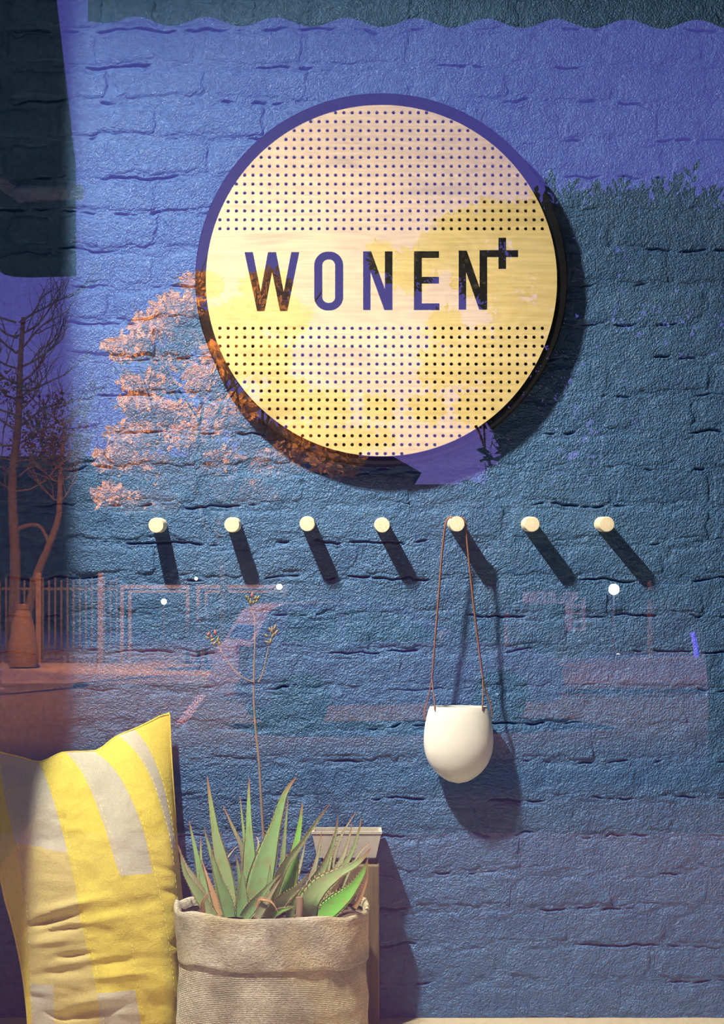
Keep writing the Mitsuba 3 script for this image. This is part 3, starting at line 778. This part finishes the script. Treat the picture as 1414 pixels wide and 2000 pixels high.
# small far lamps
def globe_lamp(px, py, d, r_px, h_col, label, strength=14.0):
    t = thing('globe_lamp', label, 'lamp', None)
    c_ = R(px, py, d)
    s_ = trimesh.creation.icosphere(subdivisions=2, radius=r_px * d / F); s_.apply_translation(c_)
    add('globe', s_, 'white_plastic', t, smooth=True, emitter={'type': 'area', 'radiance': rgb(*[strength * c for c in h_col]), 'sampling_weight': 0.05})
    add('pole', tube([[c_[0], c_[1] - 0.02, 0], [c_[0], c_[1] - 0.02, c_[2] - r_px * d / F]], 0.03, 8), 'steel_paint', t)


globe_lamp(320, 1175, 48, 6, (1, 1, 0.75), 'white lamp globe behind the steel gate')
globe_lamp(383, 1130, 55, 3.5, (1, 1, 0.8), 'small distant lamp globe above the steel gate', 8)
globe_lamp(545.5, 1146, 37, 6, (1, 0.95, 0.6), 'yellowish lamp globe over the parked car')
globe_lamp(1199, 1151, 40, 11, (0.95, 1, 0.8), 'large bright lamp globe below the big dark tree', 18)
globe_lamp(1207, 1281, 44, 5, (1, 1, 0.9), 'low white lamp near the ground by the pale facade', 5)
globe_lamp(1409, 1292, 40, 6, (0.7, 0.8, 1.0), 'bluish lamp at the far right of the street', 6)
t = thing('neon_tube', 'vertical blue neon tube across the street', 'neon sign')
add('tube', tube([R(1352, 1235, 42), R(1358, 1262, 42), R(1362, 1298, 42)], 0.065, 8), 'white_plastic', t, smooth=True, emitter={'type': 'area', 'radiance': rgb(0.0, 0.04, 1.7), 'sampling_weight': 0.05})
add('bracket', tube([R(1366, 1235, 42.1), [R(1366, 1235, 42.1)[0], R(1366, 1235, 42.1)[1], 0]], 0.03), 'steel_paint', t)

# awning over the shop window with its scalloped front valance
t = thing('awning', 'dark green canvas awning with a scalloped valance over the shop window', 'awning')
DA = 3.75
a0, a1 = R(172, 0, DA), R(1800, 0, DA)
xs_ = np.linspace(a0[0], a1[0], 300)
pxs = xs_ * F / DA + VX
low = EYE - ((43 + 9 * np.cos((pxs - 745) / 137.0 * 2 * np.pi) * np.where(pxs < 235, 0.4, 1) - 2 + (pxs - 300) * 0.006) - VY) * DA / F
topz = EYE + (VY + 60) * DA / F
poly = Polygon(list(zip(xs_, low)) + [(a1[0], topz), (a0[0], topz)])
add('valance', extrude_facing(poly, a0[1] - 0.002, 0.004), 'canvas_green', t)
roof = [[a0[0], a0[1], topz], [a1[0], a0[1], topz], [a1[0], -GLASS - .03, topz + 0.45], [a0[0], -GLASS - .03, topz + 0.45]]
rf = trimesh.Trimesh(np.vstack([roof, np.array(roof) + [0, 0, 0.004]]), [[0, 1, 2], [0, 2, 3], [4, 6, 5], [4, 7, 6]], process=False)
add('roof', rf, 'canvas_green', t)
t = thing('canvas_drop', 'dark canvas drop panel with a rounded lower corner hanging before the shop', 'canvas panel')
DC = 3.9
ol = [(104, -60), (148, 320), (149, 540), (60, 542), (28, 541), (8, 536), (-8, 525), (-300, 500), (-300, -60)]
add('panel', extrude_facing(Polygon([(R(*q_, DC)[0], R(*q_, DC)[2]) for q_ in ol]), -RO(DC), 0.012), 'canvas_green', t)
add('arm', tube([R(-200, 150, 3.5), R(-10, 350, 3.5), R(46, 388, 3.5)], 0.012), 'facade_pale', t)
add('rail', tube([R(44, 376, 3.5), R(160, 376, 3.5)], 0.016), 'facade_pale', t)
add('clamp', rbox(R(34, 395, 3.52), R(56, 365, 3.46), 0.004), 'chrome', t)

# palisade fence and steel gates
t = thing('palisade_fence', 'steel palisade fence across the street', 'fence')
DF = 38.0
i = 0
for px_ in np.arange(-60, 232, 12.0):
    a, b = R(px_, 1302, DF), R(px_, 1128 + (5 if i % 2 else 0), DF)
    add('paling', boxm([a[0] - 0.022, a[1] - .015, 0.05], [a[0] + 0.022, a[1] + .015, b[2]]), 'steel_paint', t); i += 1
for py_ in (1150, 1275):
    a, b = R(-70, py_, DF + .04), R(232, py_, DF + .04)
    add('rail', boxm(a - [0, .015, .03], b + [0, .015, .03]), 'steel_paint', t)
for px_ in (76, 197):
    a, b = R(px_, 1302, DF), R(px_, 1118, DF)
    add('post', boxm([a[0] - 0.06, a[1] - .06, 0.05], [a[0] + 0.06, a[1] + .06, b[2]]), 'sack', t)
for x0, x1, lab in ((235, 370, 'left leaf of a steel gate across the street'), (384, 560, 'right leaf of a steel gate behind the parked car')):
    t = thing('steel_gate', lab, 'gate', 'steel gate leaves')
    D_ = 37.9
    for (u0, v0, u1, v1) in ((x0, 1142, x1, 1150), (x0, 1142, x0 + 7, 1298), (x1 - 7, 1142, x1, 1298), (x0 + 16, 1156, x0 + 22, 1294), (x0 + 16, 1153, x1, 1158)):
        a, b = R(u0, v0, D_), R(u1, v1, D_)
        add('bar', boxm(a - [0, .03, 0], b + [0, .03, 0]), 'gate_paint', t)
for px_, d_, y0, lab in ((1270, 36, 1120, 'slim pole right of the bright lamp'), (990, 37, 1195, 'slim pole behind the parked car')):
    a = R(px_, y0, d_)
    say(add('steel_pole', tube([[a[0], a[1], 0.05], a], 0.07, 8), 'sack', smooth=50), lab, 'pole')
t = thing('burlap_sack', 'tall tan sack leaning by the fence post across the street', 'sack')
a = R(45, 1290, 35.5)
sk = [(0, 0.06), (0.30, 0.08), (0.33, 0.25), (0.29, 0.6), (0.22, 1.0), (0.17, 1.2), (0.15, 1.3), (0.19, 1.38), (0.0, 1.40)]
add('bag', lathe(sk, (a[0], a[1]), 20), 'sack', t, smooth=40)
add('tie', lathe([(0.155, 1.27), (0.175, 1.29), (0.155, 1.31)], (a[0], a[1]), 20), 'bark', t, smooth=40)

# parked car, its tail to the left
CARROT = trimesh.transformations.rotation_matrix(math.radians(-16), [0, 0, 1], [R(440, 0, 19)[0], -RO(19) - 0.6, 0])


def caradd(name, mesh, *a, **k):
    mesh = mesh.copy()
    mesh.apply_transform(CARROT)
    return add(name, mesh, *a, **k)


t = thing('parked_car', 'dark hatchback parked on the street', 'car')
xc, yc = R(440, 0, 19)[0], -RO(19)
side_pts = [(0.02, .42), (0.0, .62), (0.05, .88), (0.16, 1.0), (0.36, 1.36), (0.55, 1.45), (1.4, 1.47), (2.0, 1.42), (2.75, 1.02), (3.55, .90), (3.9, .72), (3.95, .45), (3.85, .28), (0.1, .28)]
body = Polygon(side_pts).buffer(-0.08).buffer(0.08, quad_segs=4)
for wx_ in (0.72, 3.15): body = body.difference(Point(wx_, 0.3).buffer(0.37, quad_segs=8))
bm = trimesh.creation.extrude_polygon(body, 1.66, engine='earcut')
v = bm.vertices
tuck = 1 - 0.16 * np.clip((v[:, 1] - 0.85) / 0.6, 0, 1)
bm = trimesh.Trimesh(np.stack([xc + v[:, 0], yc - (v[:, 2] - 0.83) * tuck - 0.83, v[:, 1]], -1), bm.faces.copy(), process=False)
if bm.volume < 0: bm.invert()
caradd('body', bm, 'car_paint', t)
sideface = yc + 0.006
def onside(pts, out=0.012):
    tk = lambda z: 1 - 0.16 * np.clip((z - 0.85) / 0.6, 0, 1)
    f_ = [[xc + x, yc - (0 - 0.83) * tk(z) - 0.83 + out, z] for x, z in pts]
    b_ = [[x, y - 0.03, z] for x, y, z in f_]
    return trimesh.convex.convex_hull(np.array(f_ + b_))
caradd('side_window', onside([(0.50, 1.02), (0.62, 1.36), (1.15, 1.38), (1.15, 1.02)]), 'car_glass', t)
caradd('side_window', onside([(1.25, 1.02), (1.25, 1.38), (1.9, 1.34), (2.5, 1.02)]), 'car_glass', t)
caradd('rear_window', trimesh.convex.convex_hull(np.array([[xc + x, yc - y, z] for x, z in ((.17, 1.04), (.36, 1.34), (.20, 1.04), (.40, 1.34)) for y in (0.25, 1.41)])), 'car_glass', t)
caradd('tail_lamp', rbox([xc - 0.012, yc - 0.2, .72], [xc + 0.10, yc + 0.008, .98], 0.02), 'tail_red', t)
caradd('bumper', rbox([xc - 0.05, yc - 1.62, .36], [xc + 0.12, yc - 0.03, .58], 0.04), 'car_paint', t)
caradd('roof_rail', tube([[xc + 0.5, yc - 0.12, 1.49], [xc + 1.2, yc - 0.12, 1.52], [xc + 1.9, yc - 0.12, 1.47]], 0.018), 'chrome', t)
caradd('mirror', rbox([xc + 2.35, yc - .02, .98], [xc + 2.5, yc + .16, 1.12], 0.03), 'car_paint', t)
for wx_ in (0.72, 3.15):
    for yy in (yc - 0.02, yc - 1.48):
        m = lathe([(0, 0), (.2, 0), (.31, 0), (.33, .03), (.33, .17), (.31, .2), (0, .2)], (0, 0), 28)
        vv_ = m.vertices
        m = trimesh.Trimesh(np.stack([xc + wx_ + vv_[:, 0], yy - vv_[:, 2], 0.31 + vv_[:, 1]], -1), m.faces.copy(), process=False)
        if m.volume < 0: m.invert()
        caradd('wheel', m, 'rubber', t, smooth=40)

# buildings in the distance
t = thing('far_building', 'long low dark building beyond the fence', 'building')
a, b = R(-400, 905, 75), R(600, 1170, 75)
add('wall', boxm([a[0], a[1] - 6, 0.05], [b[0], a[1], R(0, 935, 75)[2]]), 'facade_dark', t)
add('roof', trimesh.convex.convex_hull(np.array([[a[0] - .3, a[1] + .3, R(0, 935, 75)[2]], [b[0] + .3, a[1] + .3, R(0, 935, 75)[2]], [a[0] - .3, a[1] - 6.3, R(0, 935, 75)[2]], [b[0] + .3, a[1] - 6.3, R(0, 935, 75)[2]], [a[0] + 1, a[1] - 3, R(0, 880, 75)[2]], [b[0] - 1, a[1] - 3, R(0, 880, 75)[2]]])), 'facade_dark', t)
t = thing('gabled_house', 'dark gabled house behind the parked car', 'house')
D_ = 60
a, b = R(330, 925, D_), R(806, 925, D_)
add('wall', boxm([a[0], a[1] - 7, 0.05], [b[0], a[1], a[2]]), 'facade_dark', t)
ridge = R(600, 878, D_)
add('roof', trimesh.convex.convex_hull(np.array([[a[0] - .3, a[1] + .4, a[2]], [b[0] + .3, a[1] + .4, a[2]], [a[0] - .3, a[1] - 7, a[2]], [b[0] + .3, a[1] - 7, a[2]], [a[0] + 2, a[1] - 3, ridge[2]], [b[0] - .6, a[1] - 3, ridge[2]]])), 'facade_dark', t)
t = thing('hedge', 'tall dark hedge behind the big dark tree', 'hedge')
cl = [R(px_, py_, 46 + 0.8 * math.sin(px_)) for px_ in range(985, 1700, 40) for py_ in (950, 1010, 1070, 1130)]
HEDGE = cl
add('core', boxm([R(990, 0, 46.5)[0], -RO(46.5) - .3, 0.05], [R(1700, 0, 46.5)[0], -RO(46.5) + .3, R(0, 950, 46.5)[2]]), 'facade_dark', t)
t_hedge = t
t = thing('flat_house', 'low dark flat-roofed house between the gabled house and the hedge', 'house')
a, b = R(798, 962, 56), R(1010, 962, 56)
add('wall', boxm([a[0], a[1] - 3, 0.05], [b[0], a[1], a[2]]), 'facade_dark', t)
add('roof', boxm([a[0] - .3, a[1] - 3.2, a[2]], [b[0] + .3, a[1] + .3, a[2] + .25]), 'facade_dark', t)
t = thing('pale_facade', 'pale kiosk front with small square windows across the street', 'kiosk')
D_ = 41
def slab(u0, v0, u1, v1, d0, th=0.2):
    a, b = R(u0, v0, d0), R(u1, v1, d0)
    return boxm([a[0], a[1] - th, a[2]], [b[0], b[1], b[2]])
add('fascia', slab(1022, 1156, 1110, 1178, D_), 'facade_pale', t)
add('pier', slab(1104, 1156, 1144, 1232, D_ - .02), 'facade_pale', t)
add('panel', slab(1062, 1184, 1104, 1232, D_ + .05), 'canvas_green', t)
for px_ in range(1048, 1104, 18): add('window', slab(px_, 1160, px_ + 9, 1172, D_ - .06, .03), 'car_glass', t)
for py_ in range(1170, 1228, 15): add('window', slab(1120, py_, 1135, py_ + 9, D_ - .08, .03), 'car_glass', t)
add('base', slab(1022, 1232, 1144, 1292, D_), 'facade_dark', t)


# trees
def leaf_cloud(n, centers, radii, size, aspect, seed, up=0.0):
    r = np.random.default_rng(seed)
    centers, radii = np.asarray(centers, float), np.asarray(radii, float)
    vol = radii.prod(1) ** (2 / 3)
    pick = r.choice(len(centers), n, p=vol / vol.sum())
    d = r.normal(size=(n, 3)); d /= np.linalg.norm(d, axis=1, keepdims=True)
    rad = r.random(n) ** 0.45
    c = centers[pick] + d * radii[pick] * rad[:, None]
    ax = r.normal(size=(n, 3)) + d * 0.6 + np.array([0, 0, up]); ax /= np.linalg.norm(ax, axis=1, keepdims=True)
    sd = np.cross(ax, r.normal(size=(n, 3))); sd /= np.linalg.norm(sd, axis=1, keepdims=True)
    L = size * r.uniform(0.6, 1.3, n)[:, None]
    q = np.stack([c, c + ax * L * .5 + sd * L * aspect, c + ax * L, c + ax * L * .5 - sd * L * aspect], 1).reshape(-1, 3)
    f = np.arange(n)[:, None] * 4
    return trimesh.Trimesh(q, np.vstack([f + [0, 1, 2], f + [0, 2, 3]]), process=False)


def tree_wood(root, height, spread, seed, depth=5, r0=0.14, lean=(0, 0), first=0.35, up=0.45):
    r = random.Random(seed)
    segs, tips = [], []

    def grow(p, d, L, rad, lev):
        n = 4
        pts = [p]
        for i in range(n):
            d = d + np.array([r.uniform(-1, 1), r.uniform(-1, 1), r.uniform(-.4, .8)]) * 0.11
            d /= np.linalg.norm(d)
            pts.append(pts[-1] + d * L / n)
        segs.append(tube(pts, np.linspace(rad, rad * 0.66, n + 1), 7 if lev < 2 else 4, caps=False))
        if lev >= depth:
            tips.append(pts[-1]); return
        for c in range(3 if lev < 3 else 2):
            a = r.uniform(0, 2 * math.pi)
            q = d + np.array([math.cos(a) * spread, math.sin(a) * spread, up * r.uniform(0, 1)]) * r.uniform(.5, 1.1)
            grow(pts[-1] if c else pts[-2], q / np.linalg.norm(q), L * r.uniform(.6, .82), rad * 0.6, lev + 1)

    grow(np.array(root, float), np.array([lean[0], lean[1], 1.0]), height * first, r0, 0)
    return cat(*segs), np.array(tips)


add('foliage', leaf_cloud(6000, HEDGE, [[.45, .6, .6]] * len(HEDGE), 0.3, 0.25, 44), 'foliage_dark', t_hedge); labels[t_hedge + '__foliage'] = {'kind': 'stuff'}

# the big dark tree on the right
t = thing('dark_tree', 'large dense dark green tree with spiky leaf tufts across the street', 'tree')
D_ = 15.0
cl, rd = [], []
r = np.random.default_rng(5)
for _ in range(90):
    px_, py_ = r.uniform(1105, 1700), r.uniform(500, 1120)
    cl.append(R(px_, py_, D_ + r.uniform(-1.2, 1.2))); rd.append([.42, .5, .36])
for px_, py_ in ((1080, 520), (1075, 640), (1060, 700), (1050, 760), (1030, 820), (1020, 880), (1060, 900), (1000, 930), (1090, 525), (1130, 520), (1200, 515), (1290, 505), (1350, 510), (1420, 515), (1110, 600), (1100, 820), (1130, 700)):
    cl.append(R(px_, py_, D_)); rd.append([.36, .4, .36])
fol = leaf_cloud(15000, cl, rd, 0.17, 0.18, 6, 0.5)


def sprig(px_, py_, h_, seed, lean=0.0):
    """An upright spray of narrow leaves along a few forking stems."""
    r = np.random.default_rng(seed)
    q, f = [], []
    base = R(px_, py_ + h_, D_) + np.array([0, r.uniform(-.3, .3), 0])
    for s_ in (0.2, 1.4, 2.6, 3.8):
        d = np.array([lean + (s_ - 2) * 0.36 + r.uniform(-.12, .12), r.uniform(-.3, .3), 1.0]); d /= np.linalg.norm(d)
        L = h_ * D_ / F * r.uniform(.75, 1.05) * (1 - 0.10 * abs(s_ - 2))
        for k in range(11):
            p = base + d * L * (0.15 + 0.8 * k / 10)
            a = d + np.array([(-1) ** k * r.uniform(.35, .8), r.uniform(-.5, .5), r.uniform(-.1, .3)]); a /= np.linalg.norm(a)
            sd = np.cross(a, [0, 1, 0.2]); sd /= np.linalg.norm(sd)
            ll = r.uniform(.11, .19) * (1.1 - 0.4 * k / 10); b0 = len(q)
            q += [p, p + a * ll * .5 + sd * .023, p + a * ll, p + a * ll * .5 - sd * .023]
            f += [[b0, b0 + 1, b0 + 2], [b0, b0 + 2, b0 + 3]]
    return trimesh.Trimesh(np.array(q), np.array(f), process=False)


tuft = []
for i_, (px_, py_, h_) in enumerate(((1088, 322, 110), (1114, 362, 90), (1060, 385, 80), (1150, 345, 100), (1182, 340, 105), (1198, 352, 90), (1228, 388, 70), (1272, 356, 95), (1298, 336, 115), (1316, 318, 130), (1336, 322, 125), (1364, 350, 95), (1394, 380, 80), (1412, 372, 90), (1450, 355, 100), (1490, 350, 100), (1048, 430, 60), (1042, 480, 50), (1130, 410, 60), (1250, 410, 60), (1380, 415, 60))):
    for e_ in range(1): tuft.append(sprig(px_, py_, h_ + 20, 300 + i_))
add('foliage', cat(fol, *tuft), 'foliage_dark', t); labels[t + '__foliage'] = {'kind': 'stuff'}
b_ = R(1420, 1170, D_)
wood, _ = tree_wood([b_[0], b_[1], 0], 3.7, 0.8, 3, 4, 0.17)
add('trunk', wood, 'bark_dark', t, smooth=True)

# the light tree lit by the sodium lamp
t = thing('lit_tree', 'leafy tree lit orange by the street lamp behind the pavement', 'tree')
D_ = 32.0
cl, rd = [], []
r = np.random.default_rng(9)
for px_, py_, a, b in ((395, 555, 40, 20), (350, 600, 45, 22), (300, 640, 45, 26), (370, 650, 50, 24), (250, 680, 45, 22), (330, 700, 40, 20), (410, 640, 40, 30), (290, 750, 55, 24), (270, 790, 40, 16), (400, 740, 40, 30), (340, 810, 60, 22), (280, 850, 70, 26),
                       (380, 850, 50, 26), (240, 900, 60, 24), (320, 920, 70, 26), (420, 900, 50, 26), (220, 970, 40, 20), (290, 980, 60, 16), (450, 800, 50, 30), (500, 850, 50, 30), (450, 700, 50, 40), (480, 620, 50, 40), (520, 560, 50, 30), (560, 620, 40, 36), (520, 700, 50, 40), (560, 780, 50, 40), (600, 860, 60, 30), (540, 900, 60, 26), (470, 960, 80, 20), (660, 900, 50, 26)):
    cl.append(R(px_, py_, D_ + r.uniform(-1, 1))); rd.append([a * D_ / F, .45, b * D_ / F])
add('foliage', leaf_cloud(14000, cl, rd, 0.17, 0.30, 10), 'foliage_light', t); labels[t + '__foliage'] = {'kind': 'stuff'}
b_ = R(440, 1300, D_)
wood, _ = tree_wood([b_[0], b_[1], 0.03], 8, 0.8, 13, 4, 0.09)
add('trunk', wood, 'bark_dark', t, smooth=True)

# the tree behind the letters and the shrubs at the lower right of the sign
t = thing('slender_tree', 'slender dark tree in the middle of the street scene', 'tree')
D_ = 26.0
cl, rd = [], []
for px_, py_, a, b in ((745, 505, 22, 26), (800, 530, 40, 36), (850, 500, 40, 30), (880, 470, 50, 30), (930, 520, 50, 60), (980, 560, 40, 60), (900, 440, 40, 20), (960, 440, 60, 40), (1010, 430, 50, 30), (1010, 640, 40, 50), (940, 700, 60, 60), (860, 720, 40, 40), (1000, 760, 50, 50), (930, 800, 40, 30), (1010, 840, 40, 36), (870, 640, 30, 30), (700, 860, 70, 20), (640, 800, 40, 30), (740, 800, 30, 20), (1020, 920, 50, 40), (830, 800, 30, 24)):
    cl.append(R(px_, py_, D_)); rd.append([a * D_ / F, .4, b * D_ / F])
add('foliage', leaf_cloud(9000, cl, rd, 0.16, 0.22, 12, .3), 'foliage_dark', t); labels[t + '__foliage'] = {'kind': 'stuff'}
b_ = R(960, 1300, D_)
wood, _ = tree_wood([b_[0], b_[1], -0.02], 5.4, 0.7, 23, 4, 0.08)
add('trunk', wood, 'bark_dark', t, smooth=True)

# the bare tree on the left
t = thing('bare_tree', 'bare brown tree behind the palisade fence', 'tree')
D_ = 40.0
b_ = R(22, 1300, D_)
segs = [tube(spline([[b_[0], b_[1], 0.05], R(30, 1100, D_), R(24, 950, D_), R(36, 820, D_), R(40, 700, D_), R(46, 620, D_)], 20), np.linspace(0.16, 0.05, 20), 8, False),
        tube(spline([[R(45, 1300, D_)[0], b_[1], 0.05], R(70, 1130, D_), R(98, 1060, D_), R(116, 1000, D_), R(118, 930, D_), R(128, 830, D_)], 20), np.linspace(0.13, 0.04, 20), 8, False),
        tube(spline([R(26, 1040, D_), R(70, 1025, D_), R(95, 1062, D_)], 10), np.linspace(0.06, 0.04, 10), 6, False)]
rr_ = random.Random(4)
def twig(p, d, L, rad, lev):
    pts = [p]
    for _ in range(4):
        d = d + np.array([rr_.uniform(-.35, .35), rr_.uniform(-.3, .3), rr_.uniform(-.15, .35)]); d /= np.linalg.norm(d)
        pts.append(pts[-1] + d * L / 4)
    segs.append(tube(pts, np.linspace(rad, rad * .5, 5), 4, False))
    if lev < 3:
        for q_ in (1, 2, 3, 4):
            dd = d + np.array([rr_.uniform(-1, 1), rr_.uniform(-.8, .8), rr_.uniform(-.2, .9)]); twig(pts[q_], dd / np.linalg.norm(dd), L * rr_.uniform(.5, .75), rad * .55, lev + 1)
for y_ in np.linspace(960, 630, 12):
    for sg in (-1, 1):
        twig(R(32 + rr_.uniform(-6, 6), y_, D_), np.array([sg, rr_.uniform(-.5, .5), rr_.uniform(.1, .8)]), rr_.uniform(.9, 1.6), 0.028, 1)
for y_ in np.linspace(980, 830, 5):
    for sg in (-1, 1):
        twig(R(118, y_, D_), np.array([sg, rr_.uniform(-.5, .5), rr_.uniform(.1, .8)]), rr_.uniform(.7, 1.1), 0.024, 1)
add('trunk', cat(*segs), 'bark', t, smooth=True)
cl = [R(a, b, D_) for a, b in ((50, 820), (90, 850), (120, 800), (60, 880), (110, 900), (30, 760), (140, 860))]
add('foliage', leaf_cloud(1500, cl, [[.5, .5, .45]] * len(cl), 0.10, 0.3, 15), 'foliage_brown', t); labels[t + '__foliage'] = {'kind': 'stuff', 'label': 'few brown leaves left on the twigs'}
